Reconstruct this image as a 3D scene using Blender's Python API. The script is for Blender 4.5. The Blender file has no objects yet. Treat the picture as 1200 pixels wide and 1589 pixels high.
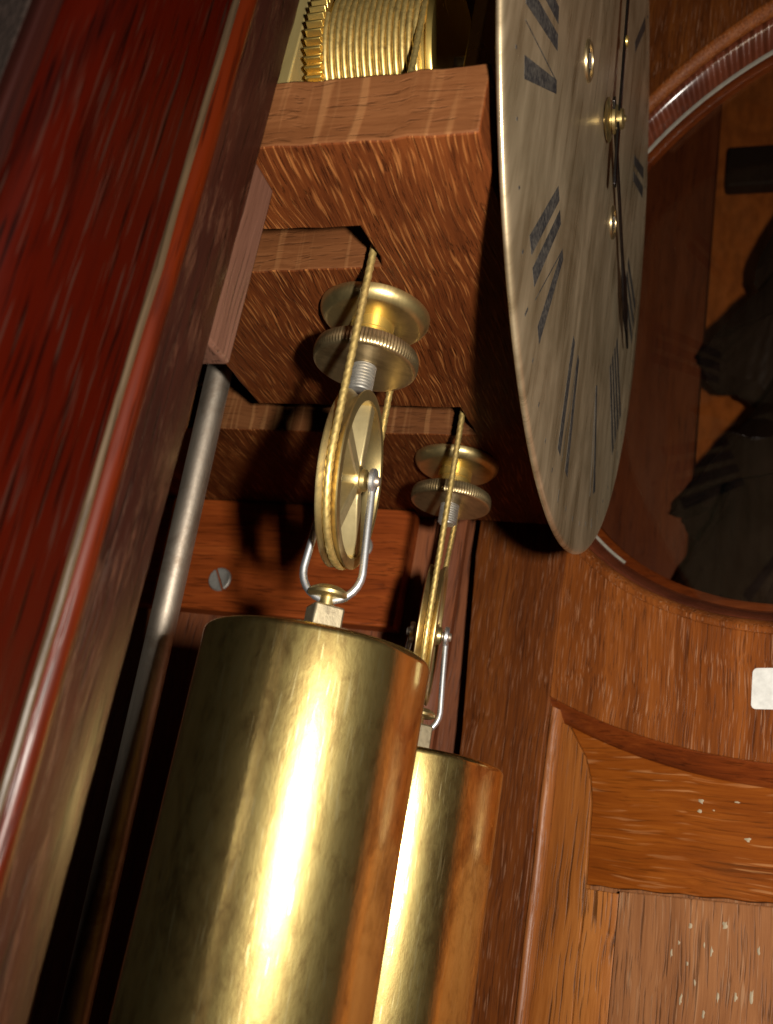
import bpy, bmesh, math, random
from math import sin, cos, pi, radians, sqrt, atan2
from mathutils import Vector, Matrix
random.seed(11)
SC = bpy.context.scene
COL = SC.collection
U = 0.14                     # one unit of the drawing = the dial's radius = 14 cm

# ------------------------------------------------------------------ camera
cam_d = bpy.data.cameras.new("camera")
cam = bpy.data.objects.new("camera", cam_d); COL.objects.link(cam)
RIGHT = Vector((0.29331, -0.94040, 0.17209)); UP = Vector((-0.37231, 0.05344, 0.92657)); FWD = Vector((0.88054, 0.33584, 0.33445))
cm = Matrix((RIGHT, UP, -FWD)).transposed()
cam.matrix_world = cm.to_4x4()
cam_d.sensor_fit = 'VERTICAL'; cam_d.sensor_height = 36.0; cam_d.lens = 1544.8*36/1589
cam_d.clip_start = 0.005; cam_d.clip_end = 50
cam_d.dof.use_dof = True; cam_d.dof.focus_distance = 1.95*U; cam_d.dof.aperture_fstop = 24
SC.camera = cam

# ------------------------------------------------------------------ world, flash, exposure
w = bpy.data.worlds.new("World"); SC.world = w; w.use_nodes = True
bg = w.node_tree.nodes["Background"]; bg.inputs[0].default_value = (1.0, 0.72, 0.5, 1); bg.inputs[1].default_value = 0.012
ld = bpy.data.lights.new("camera_flash", 'AREA'); ld.shape = 'RECTANGLE'; ld.size = 0.07*U; ld.size_y = 0.13*U
ld.energy = 1.78; ld.color = (1.0, 0.94, 0.83)
fl = bpy.data.objects.new("camera_flash", ld); COL.objects.link(fl)
fl.matrix_world = Matrix.Translation(Vector((0.0, -0.325, 0.065))*U) @ cm.to_4x4()
SC.view_settings.view_transform = 'Standard'; SC.view_settings.look = 'None'
SC.view_settings.exposure = 0.0; SC.view_settings.gamma = 1.0
SC.cycles.max_bounces = 6; SC.cycles.caustics_reflective = False; SC.cycles.caustics_refractive = False
SC.cycles.sample_clamp_indirect = 3.0

# ------------------------------------------------------------------ materials
class NT:
    def __init__(s, name):
        s.m = bpy.data.materials.new(name); s.m.use_nodes = True
        s.t = s.m.node_tree; s.b = s.t.nodes["Principled BSDF"]
    def n(s, typ, **kw):
        nd = s.t.nodes.new(typ)
        for k, v in kw.items():
            if k.startswith('i_'):
                key = k[2:]; nd.inputs[int(key) if key.isdigit() else key].default_value = v
            else: setattr(nd, k, v)
        return nd
    def l(s, a, b): s.t.links.new(a, b)
    def noise(s, vec, scale=1.0, detail=2.0, rough=0.5, dist=0.0):
        nd = s.n('ShaderNodeTexNoise'); nd.inputs['Scale'].default_value = scale; nd.inputs['Detail'].default_value = detail
        nd.inputs['Roughness'].default_value = rough; nd.inputs['Distortion'].default_value = dist
        if vec is not None: s.l(vec, nd.inputs['Vector'])
        return nd.outputs['Fac']
    def mapv(s, vec, scale, loc=(0, 0, 0), rot=(0, 0, 0)):
        nd = s.n('ShaderNodeMapping'); nd.inputs['Scale'].default_value = scale; nd.inputs['Location'].default_value = loc; nd.inputs['Rotation'].default_value = rot
        s.l(vec, nd.inputs['Vector']); return nd.outputs['Vector']
    def ramp(s, fac, stops, interp='LINEAR'):
        nd = s.n('ShaderNodeValToRGB'); cr = nd.color_ramp; cr.interpolation = interp
        while len(cr.elements) < len(stops): cr.elements.new(0.5)
        for e, (p, c) in zip(cr.elements, stops):
            e.position = p; e.color = (c, c, c, 1) if isinstance(c, (int, float)) else (*c, 1)
        s.l(fac, nd.inputs['Fac']); return nd.outputs['Color']
    def mix(s, fac, a, b, typ='MIX'):
        nd = s.n('ShaderNodeMix', data_type='RGBA', blend_type=typ)
        for src, idx in ((fac, 0), (a, 6), (b, 7)):
            if isinstance(src, (int, float)): nd.inputs[idx].default_value = src if idx == 0 else (src, src, src, 1)
            elif isinstance(src, tuple): nd.inputs[idx].default_value = (*src, 1)
            else: s.l(src, nd.inputs[idx])
        return nd.outputs[2]
    def math(s, op, a, b=0.0, c=0.0):
        nd = s.n('ShaderNodeMath', operation=op)
        for i, x in enumerate((a, b, c)):
            if isinstance(x, (int, float)): nd.inputs[i].default_value = x
            else: s.l(x, nd.inputs[i])
        return nd.outputs[0]
    def bump(s, h, strength=0.3, dist=0.0004, prev=None):
        nd = s.n('ShaderNodeBump'); nd.inputs['Strength'].default_value = strength; nd.inputs['Distance'].default_value = dist
        s.l(h, nd.inputs['Height'])
        if prev is not None: s.l(prev, nd.inputs['Normal'])
        return nd.outputs['Normal']
    def obj(s): return s.n('ShaderNodeTexCoord').outputs['Object']

def grain(axis, along, across, third=None):
    """mapping scale with the long direction of the streaks on one axis"""
    third = across if third is None else third
    return {'x': (along, across, third), 'y': (across, along, third), 'z': (across, third, along)}[axis]

def wood(name, dark, mid, light, axis='z', fleck=None, fl_along=90, fl_across=900, fl_third=None, fl_lo=.60, fl_hi=.67, fl_amt=.6,
         pore=.5, pore_along=45, pore_across=1100, rough=.42, coat=0.0, bump=.35, tilt=(0, 0, 0), seed=0.0, tone=1.0, spec=.4, wear=None, wander=.0012, band=None, sat=1.045, val=.98):
    N = NT(name); o = N.obj()
    # slow wander so streaks do not run ruler-straight
    wv = N.n('ShaderNodeTexNoise'); wv.inputs['Scale'].default_value = 22; wv.inputs['Detail'].default_value = 2; N.l(o, wv.inputs['Vector'])
    sub = N.n('ShaderNodeVectorMath', operation='SUBTRACT'); N.l(wv.outputs['Color'], sub.inputs[0]); sub.inputs[1].default_value = (.5, .5, .5)
    sc_ = N.n('ShaderNodeVectorMath', operation='SCALE'); N.l(sub.outputs[0], sc_.inputs[0]); sc_.inputs['Scale'].default_value = wander*4
    ad = N.n('ShaderNodeVectorMath', operation='ADD'); N.l(o, ad.inputs[0]); N.l(sc_.outputs[0], ad.inputs[1])
    o2 = N.mapv(ad.outputs[0], (1, 1, 1), (seed, seed*1.7, seed*.6), tilt)
    big = N.noise(N.mapv(o2, grain(axis, 9, 70)), 1, 3, .55, .6)
    fib = N.noise(N.mapv(o2, grain(axis, 34, 1000)), 1, 4, .7)
    fig = N.noise(N.mapv(o2, grain(axis, 5, 190)), 1, 2, .5, .3)
    f = N.math('ADD', N.math('MULTIPLY', big, .45*tone), N.math('ADD', N.math('MULTIPLY', fib, .42), N.math('MULTIPLY', fig, .25)))
    col = N.ramp(f, [(.36, dark), (.55, mid), (.74, light)])
    pn = N.noise(N.mapv(o2, grain(axis, pore_along, pore_across), (3.1, 1.7, 9.2)), 1, 2, .5)
    pm = N.ramp(pn, [(.56, 0.0), (.68, 1.0)])
    col = N.mix(N.math('MULTIPLY', pm, pore), col, tuple(c*.28 for c in dark))
    h = N.math('SUBTRACT', N.math('MULTIPLY', fib, .6), N.math('MULTIPLY', pm, .8))
    if fleck:
        fn = N.noise(N.mapv(o2, grain(axis, fl_along, fl_across, fl_third), (7.7, 2.3, 5.1)), 1, 1.5, .5)
        patch = N.noise(N.mapv(o2, (35, 35, 35)), 1, 2)
        fm = N.math('MULTIPLY', N.ramp(fn, [(fl_lo, 0.0), (fl_hi, 1.0)]), N.ramp(patch, [(.34, .35), (.6, 1.0)]))
        col = N.mix(N.math('MULTIPLY', fm, fl_amt), col, fleck)
        h = N.math('ADD', h, N.math('MULTIPLY', fm, .5))
    if band:                                             # pale rays that show as bands where the board is cut
        bn = N.noise(N.mapv(o2, (16, 210, 14), (5, 1, 2)), 1, 3, .55)
        gr = N.noise(N.mapv(o2, (900, 900, 900)), 1, 2)
        col = N.mix(N.math('MULTIPLY', N.math('MULTIPLY', N.ramp(bn, [(.545, 0.0), (.62, 1.0)]), N.ramp(gr, [(.35, .3), (.6, 1.0)])), .42), col, band)
    if wear:                                             # scraped-off finish
        wn = N.noise(N.mapv(o2, grain(axis, 55, 420)), 1, 6, .75, .5)
        wm = N.ramp(wn, [(wear[1]-.03, 0.0), (wear[1]+.13, 1.0)])
        col = N.mix(N.math('MULTIPLY', wm, wear[2] if len(wear) > 2 else .8), col, wear[0])
        h = N.math('ADD', h, N.math('MULTIPLY', wm, -.8))
    hs = N.n('ShaderNodeHueSaturation'); hs.inputs['Saturation'].default_value = sat; hs.inputs['Value'].default_value = val; N.l(col, hs.inputs['Color'])
    N.l(hs.outputs['Color'], N.b.inputs['Base Color'])
    rn = N.noise(N.mapv(o2, grain(axis, 25, 120)), 1, 3)
    r = N.math('ADD', N.math('MULTIPLY', rn, .22), rough-.11)
    N.l(r, N.b.inputs['Roughness'])
    N.b.inputs['Specular IOR Level'].default_value = spec
    if coat:
        N.b.inputs['Coat Weight'].default_value = coat; N.b.inputs['Coat Roughness'].default_value = .2
    N.l(N.bump(h, bump, .0004), N.b.inputs['Normal'])
    return N.m

def metal(name, c1, c2, rough=.3, var=.15, scale=(60, 60, 60), stain=None, stain_lo=.5, stain_scale=40, bump=.1, bscale=(600, 600, 600), aniso=0.0, broad=None):
    N = NT(name); o = N.obj()
    n1 = N.noise(N.mapv(o, scale), 1, 5, .65, .4)
    col = N.mix(N.ramp(n1, [(.35, 0.0), (.65, 1.0)]), c1, c2)
    if stain:
        s1 = N.noise(N.mapv(o, (stain_scale,)*3), 1, 6, .7, .8)
        col = N.mix(N.ramp(s1, [(stain_lo, 0.0), (stain_lo+.2, 1.0)]), col, stain)
    N.l(col, N.b.inputs['Base Color']); N.b.inputs['Metallic'].default_value = 1
    N.l(N.math('ADD', N.math('MULTIPLY', n1, var*2), rough-var), N.b.inputs['Roughness'])
    N.b.inputs['Anisotropic'].default_value = aniso
    b1 = N.noise(N.mapv(o, bscale), 1, 3, .6)
    nm = N.bump(b1, bump, .0002); N.l(nm, N.b.inputs['Normal'])
    if broad:
        g = N.n('ShaderNodeBsdfAnisotropic'); N.l(col, g.inputs['Color']); g.inputs['Roughness'].default_value = broad[1]; N.l(nm, g.inputs['Normal'])
        mx = N.n('ShaderNodeMixShader'); mx.inputs[0].default_value = broad[0]
        out = N.t.nodes['Material Output']; N.l(N.b.outputs[0], mx.inputs[1]); N.l(g.outputs[0], mx.inputs[2]); N.l(mx.outputs[0], out.inputs['Surface'])
    return N.m

def plain(name, col, rough=.5, metallic=0.0, spec=.5):
    N = NT(name); o = N.obj(); n = N.noise(o, 300, 4, .6)
    N.l(N.mix(N.ramp(n, [(.3, 0.0), (.7, 1.0)]), tuple(c*.82 for c in col), tuple(min(1, c*1.12) for c in col)), N.b.inputs['Base Color'])
    N.b.inputs['Roughness'].default_value = rough; N.b.inputs['Metallic'].default_value = metallic; N.b.inputs['Specular IOR Level'].default_value = spec
    N.l(N.bump(n, .15, .0002), N.b.inputs['Normal'])
    return N.m

M = {}
M['seat'] = wood('oak_seat', (.040, .0108, .0044), (.096, .0268, .0096), (.165, .050, .0170), 'x', fleck=(.44, .18, .064), fl_along=85, fl_across=1400, fl_third=190, fl_lo=.55, fl_hi=.66, fl_amt=.55, pore=.5, pore_along=80, pore_across=1800, rough=.58, bump=.6, spec=.1, wander=.0018)
M['seat_end'] = wood('oak_seat_end_grain', (.064, .0235, .0100), (.114, .043, .0175), (.17, .070, .030), 'y', fleck=(.34, .17, .075), fl_along=360, fl_across=360, fl_third=10, fl_lo=.55, fl_hi=.66, fl_amt=.42, pore=.2, pore_along=120, pore_across=900, rough=.6, bump=.6, spec=.1, wander=.0016, seed=.13)
M['door_v'] = wood('oak_door_upright', (.092, .0245, .0080), (.205, .060, .0180), (.32, .103, .031), 'z', fleck=(.52, .28, .16), fl_along=80, fl_across=1900, fl_lo=.59, fl_hi=.68, fl_amt=.5, pore=.55, pore_along=60, pore_across=1900, rough=.46, bump=.4, spec=.18)
M['door_stile'] = wood('oak_door_stile', (.060, .0170, .0070), (.152, .045, .0148), (.25, .082, .024), 'z', fleck=(.46, .25, .155), fl_along=80, fl_across=1900, fl_lo=.60, fl_hi=.69, fl_amt=.45, pore=.55, pore_along=60, pore_across=1900, rough=.46, bump=.4, seed=.31, spec=.16)
M['door_h'] = wood('oak_door_crossgrain', (.105, .026, .0075), (.210, .055, .0135), (.32, .096, .023), 'x', fleck=(.52, .25, .11), fl_along=42, fl_across=900, fl_lo=.60, fl_hi=.70, fl_amt=.5, pore=.4, pore_along=40, rough=.38, bump=.3, coat=.12, seed=.7, spec=.25)
M['door_panel'] = wood('oak_door_field', (.15, .060, .027), (.26, .108, .048), (.37, .165, .075), 'z', fleck=(.52, .32, .19), fl_along=60, fl_across=1000, fl_lo=.60, fl_hi=.69, fl_amt=.4, pore=.6, pore_along=40, pore_across=1400, rough=.5, bump=.45, seed=.45, spec=.18)
M['door_bevel'] = wood('oak_door_bevel', (.14, .044, .013), (.29, .098, .028), (.42, .16, .050), 'z', pore=.8, pore_along=26, pore_across=1100, rough=.46, bump=.6, seed=.15, tone=1.3, spec=.22)
M['door_arch'] = wood('oak_door_moulding', (.07, .017, .007), (.16, .036, .012), (.25, .065, .020), 'x', pore=.4, rough=.34, bump=.3, coat=.3, seed=.25)
M['door_arch_v'] = wood('oak_door_bead', (.16, .052, .018), (.30, .105, .036), (.42, .17, .065), 'z', pore=.5, pore_across=1500, rough=.40, bump=.4, seed=.55, spec=.4)
M['cleat'] = wood('mahogany_cleat', (.12, .026, .008), (.235, .054, .0175), (.34, .090, .028), 'y', pore=.55, pore_along=60, pore_across=1500, rough=.5, bump=.5, seed=.9, spec=.15)
M['case_in'] = wood('case_inside', (.085, .028, .014), (.165, .055, .026), (.25, .090, .042), 'z', pore=.6, rough=.5, bump=.5, seed=.6, spec=.22)
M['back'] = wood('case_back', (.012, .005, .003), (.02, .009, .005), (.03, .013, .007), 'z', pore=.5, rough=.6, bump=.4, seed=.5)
M['stile'] = wood('red_mahogany', (.0018, .0005, .0004), (.0068, .0008, .0005), (.0200, .0018, .0009), 'z', fleck=(.022, .012, .009), fl_along=60, fl_across=1500, fl_lo=.60, fl_hi=.68, fl_amt=.6, pore=.85, pore_along=50, pore_across=1300, rough=.36, bump=.25, coat=.09, seed=.2, tone=1.9, wander=.0004, spec=.10)
M['bead'] = wood('orange_mahogany_bead', (.003, .0006, .0004), (.011, .0014, .0007), (.050, .0062, .0015), 'z', pore=.6, rough=.42, bump=.3, coat=.04, seed=.8, tone=1.9, wander=.0004, spec=.2)
M['rough_edge'] = wood('scraped_mahogany', (.009, .0028, .0021), (.020, .0056, .0037), (.036, .0105, .0062), 'z', pore=.6, pore_across=1200, rough=.42, bump=.5, coat=.10, seed=.35, wear=((.085, .036, .021), .55, .6), wander=.0006, spec=.18)
M['inlay'] = wood('pale_inlay', (.022, .013, .008), (.046, .029, .016), (.07, .045, .026), 'z', pore=.5, rough=.45, bump=.3, spec=.2)
M['cleat_end'] = wood('near_cleat_wood', (.065, .029, .019), (.112, .053, .036), (.17, .086, .060), 'z', pore=.65, pore_along=25, pore_across=1100, rough=.4, bump=.5, seed=.1, spec=.3)
def weight_mat():
    N = NT('tarnished_brass'); o = N.obj()
    big = N.noise(N.mapv(o, (55, 55, 24)), 1, 7, .72, .5)
    mid = N.noise(N.mapv(o, (330, 330, 150)), 1, 6, .75, .4)
    fine = N.noise(N.mapv(o, (1500, 1500, 420)), 1, 3, .6)
    t = N.math('ADD', N.math('MULTIPLY', big, .50), N.math('MULTIPLY', mid, .50))
    col = N.ramp(t, [(.40, (.95, .74, .29)), (.48, (.86, .65, .24)), (.55, (.64, .46, .17)), (.64, (.38, .25, .09))])
    # hairline scratches in two slanting families
    m = None
    for rot, sc in (((.15, .25, .5), (1300, 1300, 75)), ((1.2, .3, 1.0), (1200, 1200, 110)), ((-.5, .9, 2.0), (1250, 1250, 120)), ((.9, -.8, .4), (1300, 1300, 100))):
        q = N.ramp(N.noise(N.mapv(o, sc, (1, 2, 3), rot), 1, 1, .5), [(.69, 0.0), (.735, 1.0)])
        m = q if m is None else N.math('MAXIMUM', m, q)
    col = N.mix(N.math('MULTIPLY', m, .5), col, (.95, .80, .40))
    N.l(col, N.b.inputs['Base Color']); N.b.inputs['Metallic'].default_value = 1
    N.l(N.math('ADD', N.math('MULTIPLY', N.ramp(t, [(.40, 0.0), (.62, 1.0)]), .11), N.math('ADD', N.math('MULTIPLY', m, .06), .062)), N.b.inputs['Roughness'])
    h = N.math('ADD', N.math('MULTIPLY', mid, 1.0), N.math('MULTIPLY', fine, .5))
    nm = N.bump(h, .13, .0003); N.l(nm, N.b.inputs['Normal'])
    g = N.n('ShaderNodeBsdfAnisotropic'); N.l(col, g.inputs['Color']); g.inputs['Roughness'].default_value = .40; N.l(nm, g.inputs['Normal'])
    mx = N.n('ShaderNodeMixShader'); mx.inputs[0].default_value = .23
    N.l(N.b.outputs[0], mx.inputs[1]); N.l(g.outputs[0], mx.inputs[2]); N.l(mx.outputs[0], N.t.nodes['Material Output'].inputs['Surface'])
    return N.m
M['weight'] = weight_mat()
M['brass'] = metal('cast_brass', (.66, .52, .24), (.50, .39, .18), .33, .08, (90, 90, 90), stain=(.26, .18, .08), stain_lo=.53, bump=.15, broad=(.26, .6))
M['bronze'] = metal('pale_bronze', (.60, .46, .25), (.44, .33, .18), .35, .08, (120, 120, 120), stain=(.24, .17, .08), stain_lo=.52, bump=.15, broad=(.27, .6))
M['brass_bright'] = metal('bright_brass', (.88, .66, .22), (.74, .53, .16), .25, .08, (90, 90, 90), bump=.1, broad=(.42, .6))
M['pale_brass'] = metal('pale_cast_brass', (.56, .46, .25), (.42, .34, .18), .42, .08, (120, 120, 120), stain=(.42, .33, .17), stain_lo=.58, bump=.15, broad=(.55, .66))
M['steel'] = metal('polished_steel', (.74, .75, .77), (.58, .58, .60), .27, .08, (150, 150, 150), bump=.15, broad=(.5, .55))
M['grey_steel'] = metal('grey_rod_steel', (.58, .50, .41), (.38, .32, .26), .46, .08, (200, 200, 30), stain=(.30, .22, .16), stain_lo=.5, bump=.3, broad=(.55, .6))
M['screw'] = metal('dull_screw', (.60, .58, .54), (.42, .40, .36), .45, .06, (300, 300, 300), bump=.25, broad=(.6, .7))
M['screw_b'] = metal('stained_brass_block', (.50, .42, .28), (.36, .30, .20), .42, .08, (250, 250, 250), stain=(.16, .12, .08), stain_lo=.5, stain_scale=160, bump=.4, broad=(.5, .6))
M['dark_steel'] = metal('blued_steel', (.10, .09, .09), (.06, .055, .06), .3, .08, (200, 200, 200))
M['cable'] = metal('brass_cable', (.86, .66, .27), (.58, .43, .16), .38, .08, (700, 700, 700), stain=(.28, .18, .06), stain_lo=.57, stain_scale=260, bump=.2, broad=(.65, .65))
def wax_mat():
    N = NT('worn_black_wax'); o = N.obj(); n = N.noise(o, 900, 4, .7); b = N.noise(o, 120, 3, .6)
    f = N.ramp(N.math('ADD', N.math('MULTIPLY', n, .6), N.math('MULTIPLY', b, .4)), [(.44, 0.0), (.62, 1.0)])
    N.l(N.mix(f, (.013, .013, .015), (.085, .075, .062)), N.b.inputs['Base Color']); N.b.inputs['Roughness'].default_value = .55
    return N.m
M['wax'] = wax_mat()
M['label'] = plain('white_paper', (.80, .78, .74), .6)
M['putty'] = plain('pale_putty', (.30, .27, .22), .4)
M['fleck'] = plain('dried_paint', (.40, .31, .20), .7)
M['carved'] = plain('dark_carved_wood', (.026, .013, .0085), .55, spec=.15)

def dial_mat():
    N = NT('silvered_brass'); o = N.obj()
    br = N.noise(N.mapv(o, (85, 1, 10)), 1, 6, .7, .3)
    bl = N.noise(N.mapv(o, (38, 38, 24)), 1, 4, .6, .6)
    fi = N.noise(N.mapv(o, (1500, 1, 60)), 1, 3, .6)
    c = N.mix(N.ramp(N.math('ADD', N.math('MULTIPLY', br, .55), N.math('MULTIPLY', bl, .45)), [(.38, 0.0), (.62, 1.0)]), (.27, .197, .110), (.62, .50, .335))
    N.l(c, N.b.inputs['Base Color']); N.b.inputs['Metallic'].default_value = .9
    N.l(N.math('ADD', N.math('MULTIPLY', br, .20), .19), N.b.inputs['Roughness'])
    nm = N.bump(N.math('ADD', N.math('MULTIPLY', fi, .6), br), .22, .0002); N.l(nm, N.b.inputs['Normal'])
    g = N.n('ShaderNodeBsdfAnisotropic'); N.l(c, g.inputs['Color']); g.inputs['Roughness'].default_value = .72; N.l(nm, g.inputs['Normal'])
    mx = N.n('ShaderNodeMixShader'); mx.inputs[0].default_value = .46
    N.l(N.b.outputs[0], mx.inputs[1]); N.l(g.outputs[0], mx.inputs[2]); N.l(mx.outputs[0], N.t.nodes['Material Output'].inputs['Surface'])
    return N.m
M['dial'] = dial_mat()
def glass_mat():
    N = NT('window_glass'); t = N.t
    lw = N.n('ShaderNodeLayerWeight'); lw.inputs['Blend'].default_value = .5
    fr = N.math('ADD', N.math('MULTIPLY', N.math('POWER', lw.outputs['Facing'], 5.0), .9), .06)
    tr = N.n('ShaderNodeBsdfTransparent'); tr.inputs['Color'].default_value = (.93, .92, .90, 1)
    gl = N.n('ShaderNodeBsdfGlossy'); gl.inputs['Roughness'].default_value = .015
    mx = N.n('ShaderNodeMixShader'); N.l(fr, mx.inputs[0]); N.l(tr.outputs[0], mx.inputs[1]); N.l(gl.outputs[0], mx.inputs[2])
    N.l(mx.outputs[0], t.nodes['Material Output'].inputs['Surface'])
    return N.m
M['glass'] = glass_mat()
def wall_mat(name, c1, c2, weave):
    N = NT(name); o = N.obj(); n = N.noise(o, 60, 5, .6)
    c = N.mix(N.ramp(n, [(.35, 0.0), (.65, 1.0)]), c1, c2)
    wn = N.noise(N.mapv(o, (weave, weave, weave*.45)), 1, 2, .5)
    c = N.mix(N.ramp(wn, [(.4, .0), (.62, .45)]), c, tuple(x*.45 for x in c1))
    N.l(c, N.b.inputs['Base Color']); N.b.inputs['Roughness'].default_value = .8; N.b.inputs['Specular IOR Level'].default_value = .12
    N.l(N.bump(wn, .5, .0008), N.b.inputs['Normal']); return N.m
M['wallpaper'] = wall_mat('woven_wallpaper', (.075, .05, .042), (.11, .078, .064), 700)
M['orange_wall'] = wall_mat('orange_plaster', (.50, .125, .020), (.60, .165, .030), 120)
M['outer'] = wood('dark_outer_mahogany', (.006, .0012, .0009), (.012, .0022, .0014), (.02, .0045, .002), 'z', pore=.5, rough=.5, bump=.2, seed=.65, spec=.15, wander=.0003)
M['cloth'] = wall_mat('woven_side_cloth', (.013, .008, .0062), (.019, .012, .0095), 1500)
M['post'] = wood('far_post_wood', (.10, .024, .010), (.17, .044, .017), (.23, .065, .024), 'z', pore=.5, rough=.45, bump=.3, seed=.4)
# ribbed wall of the round door opening: chatter marks left by the turning tool
def rib_mat():
    N = NT('ribbed_opening_wood'); o = N.obj()
    at = N.n('ShaderNodeAttribute', attribute_name='ang')
    n1 = N.noise(N.mapv(o, (60, 60, 60)), 1, 4)
    c = N.ramp(n1, [(.3, (.08, .018, .008)), (.7, (.17, .040, .016))]); N.l(c, N.b.inputs['Base Color'])
    ph = N.math('ADD', N.math('MULTIPLY', at.outputs['Fac'], 150), N.math('MULTIPLY', N.noise(N.mapv(o, (25, 25, 25)), 1, 2), 5))
    up = N.ramp(N.math('SINE', at.outputs['Fac']), [(.10, .04), (.45, 1.0)])
    h = N.math('MULTIPLY', N.math('MULTIPLY', N.math('SINE', ph), .5), up)
    N.b.inputs['Roughness'].default_value = .26; N.b.inputs['Coat Weight'].default_value = .6; N.b.inputs['Coat Roughness'].default_value = .15
    N.l(N.bump(h, .9, .0019), N.b.inputs['Normal']); return N.m
M['rib'] = rib_mat()

# ------------------------------------------------------------------ geometry helpers (all in drawing units; U applied at linking)
class G:
    def __init__(s): s.v = []; s.f = []; s.a = {}
    def add(s, v, f):
        o = len(s.v); s.v += [tuple(p) for p in v]; s.f += [tuple(i+o for i in q) for q in f]; return s
    def box(s, x0, x1, y0, y1, z0, z1):
        v = [(x, y, z) for z in (z0, z1) for x, y in ((x0, y0), (x1, y0), (x1, y1), (x0, y1))]
        return s.add(v, [(3, 2, 1, 0), (4, 5, 6, 7), (0, 1, 5, 4), (1, 2, 6, 5), (2, 3, 7, 6), (3, 0, 4, 7)])
    def prism(s, poly, h0, h1, axis='z', steps=1):
        """poly in the two other axes (order x,y / x,z / y,z), extruded along axis"""
        n = len(poly); v = []
        def mk(a, b, h): return {'z': (a, b, h), 'y': (a, h, b), 'x': (h, a, b)}[axis]
        for k in range(steps+1):
            h = h0+(h1-h0)*k/steps; v += [mk(a, b, h) for a, b in poly]
        f = [tuple(range(n))[::-1], tuple(range(n*steps, n*steps+n))]
        for k in range(steps):
            for i in range(n):
                j = (i+1) % n; f.append((k*n+i, k*n+j, k*n+n+j, k*n+n+i))
        return s.add(v, f)
    def lathe(s, prof, c=(0, 0, 0), axis='z', seg=48, a0=0, a1=2*pi, rmod=None):
        """prof: list of (radius, height)"""
        full = abs(a1-a0-2*pi) < 1e-6; m = seg if full else seg+1; v = []; f = []; n = len(prof)
        for i in range(m):
            a = a0+(a1-a0)*i/seg
            for r, h in prof:
                rr = rmod(a, r, h) if rmod else r
                p = (rr*cos(a), rr*sin(a), h)
                p = {'z': p, 'y': (p[0], p[2], p[1]), 'x': (p[2], p[0], p[1])}[axis]
                v.append((p[0]+c[0], p[1]+c[1], p[2]+c[2]))
        for i in range(seg):
            j = (i+1) % m
            for k in range(n-1): f.append((i*n+k, j*n+k, j*n+k+1, i*n+k+1))
        return s.add(v, f)
    def tube(s, pts, r, seg=10, closed=False, lobes=0, pitch=.05, depth=.25, cap=True, flat=None):
        P = [Vector(p) for p in pts]; n = len(P); v = []; f = []
        T = []
        for i in range(n):
            a = P[(i-1) % n] if (closed or i > 0) else P[i]; b = P[(i+1) % n] if (closed or i < n-1) else P[i]
            T.append((b-a).normalized())
        ref = Vector((0.31, .2, .93)); N0 = (ref-T[0]*ref.dot(T[0])).normalized(); L = 0
        for i in range(n):
            if i: L += (P[i]-P[i-1]).length
            N0 = (N0-T[i]*N0.dot(T[i])).normalized(); B = T[i].cross(N0)
            for k in range(seg):
                a = 2*pi*k/seg; rr = (r[i] if isinstance(r, (list, tuple)) else r)
                if lobes: rr *= 1-depth*(.5-.5*cos(lobes*(a-2*pi*L/pitch)))
                v.append(P[i]+N0*(rr*cos(a))+B*(rr*sin(a)))
        for i in range(n if closed else n-1):
            j = (i+1) % n
            for k in range(seg):
                q = (k+1) % seg; f.append((i*seg+k, i*seg+q, j*seg+q, j*seg+k))
        if cap and not closed: f.append(tuple(range(seg))[::-1]); f.append(tuple((n-1)*seg+k for k in range(seg)))
        return s.add(v, f)

def link(o, parent=None):
    COL.objects.link(o)
    if parent is not None: o.parent = parent
    return o
def obj(name, g, mat, parent=None, bevel=0, angle=35, org=(0, 0, 0), seg=2, recalc=True):
    me = bpy.data.meshes.new(name)
    me.from_pydata([((x-org[0])*U, (y-org[1])*U, (z-org[2])*U) for x, y, z in g.v], [], g.f)
    if recalc:
        bm = bmesh.new(); bm.from_mesh(me); bmesh.ops.recalc_face_normals(bm, faces=bm.faces); bm.to_mesh(me); bm.free()
    for p in me.polygons: p.use_smooth = True
    me.set_sharp_from_angle(angle=radians(angle))
    me.materials.append(mat); me.update()
    o = bpy.data.objects.new(name, me); link(o, parent)
    if bevel:
        b = o.modifiers.new('bevel', 'BEVEL'); b.width = bevel*U; b.segments = seg; b.limit_method = 'ANGLE'; b.angle_limit = radians(40); b.harden_normals = False
    if parent is None: o.location = Vector(org)*U
    return o
def tag(o, label=None, cat=None, group=None, kind=None):
    for k, v in (('label', label), ('category', cat), ('group', group), ('kind', kind)):
        if v: o[k] = v
    return o
def empty(name, loc, label, cat, group=None, rz=0):
    o = bpy.data.objects.new(name, None); link(o); o.location = Vector(loc)*U; o.rotation_euler = (0, 0, rz); o.empty_display_size = .02
    return tag(o, label, cat, group)
def copy_tree(o, parent=None):
    c = o.copy(); COL.objects.link(c); c.parent = parent
    for k in list(o.children): copy_tree(k, c)
    return c

ZLO, ZHI = -1.9, 3.4
# ================================================================== CASE
CASE = (0, 0, 0)
case = empty('clock_case', (1.83, 1.2, ZLO), 'dark red mahogany clock case framing the brass weights, its near post blurred at left', 'clock case')
CO = (1.83, 1.2, ZLO)
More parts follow.
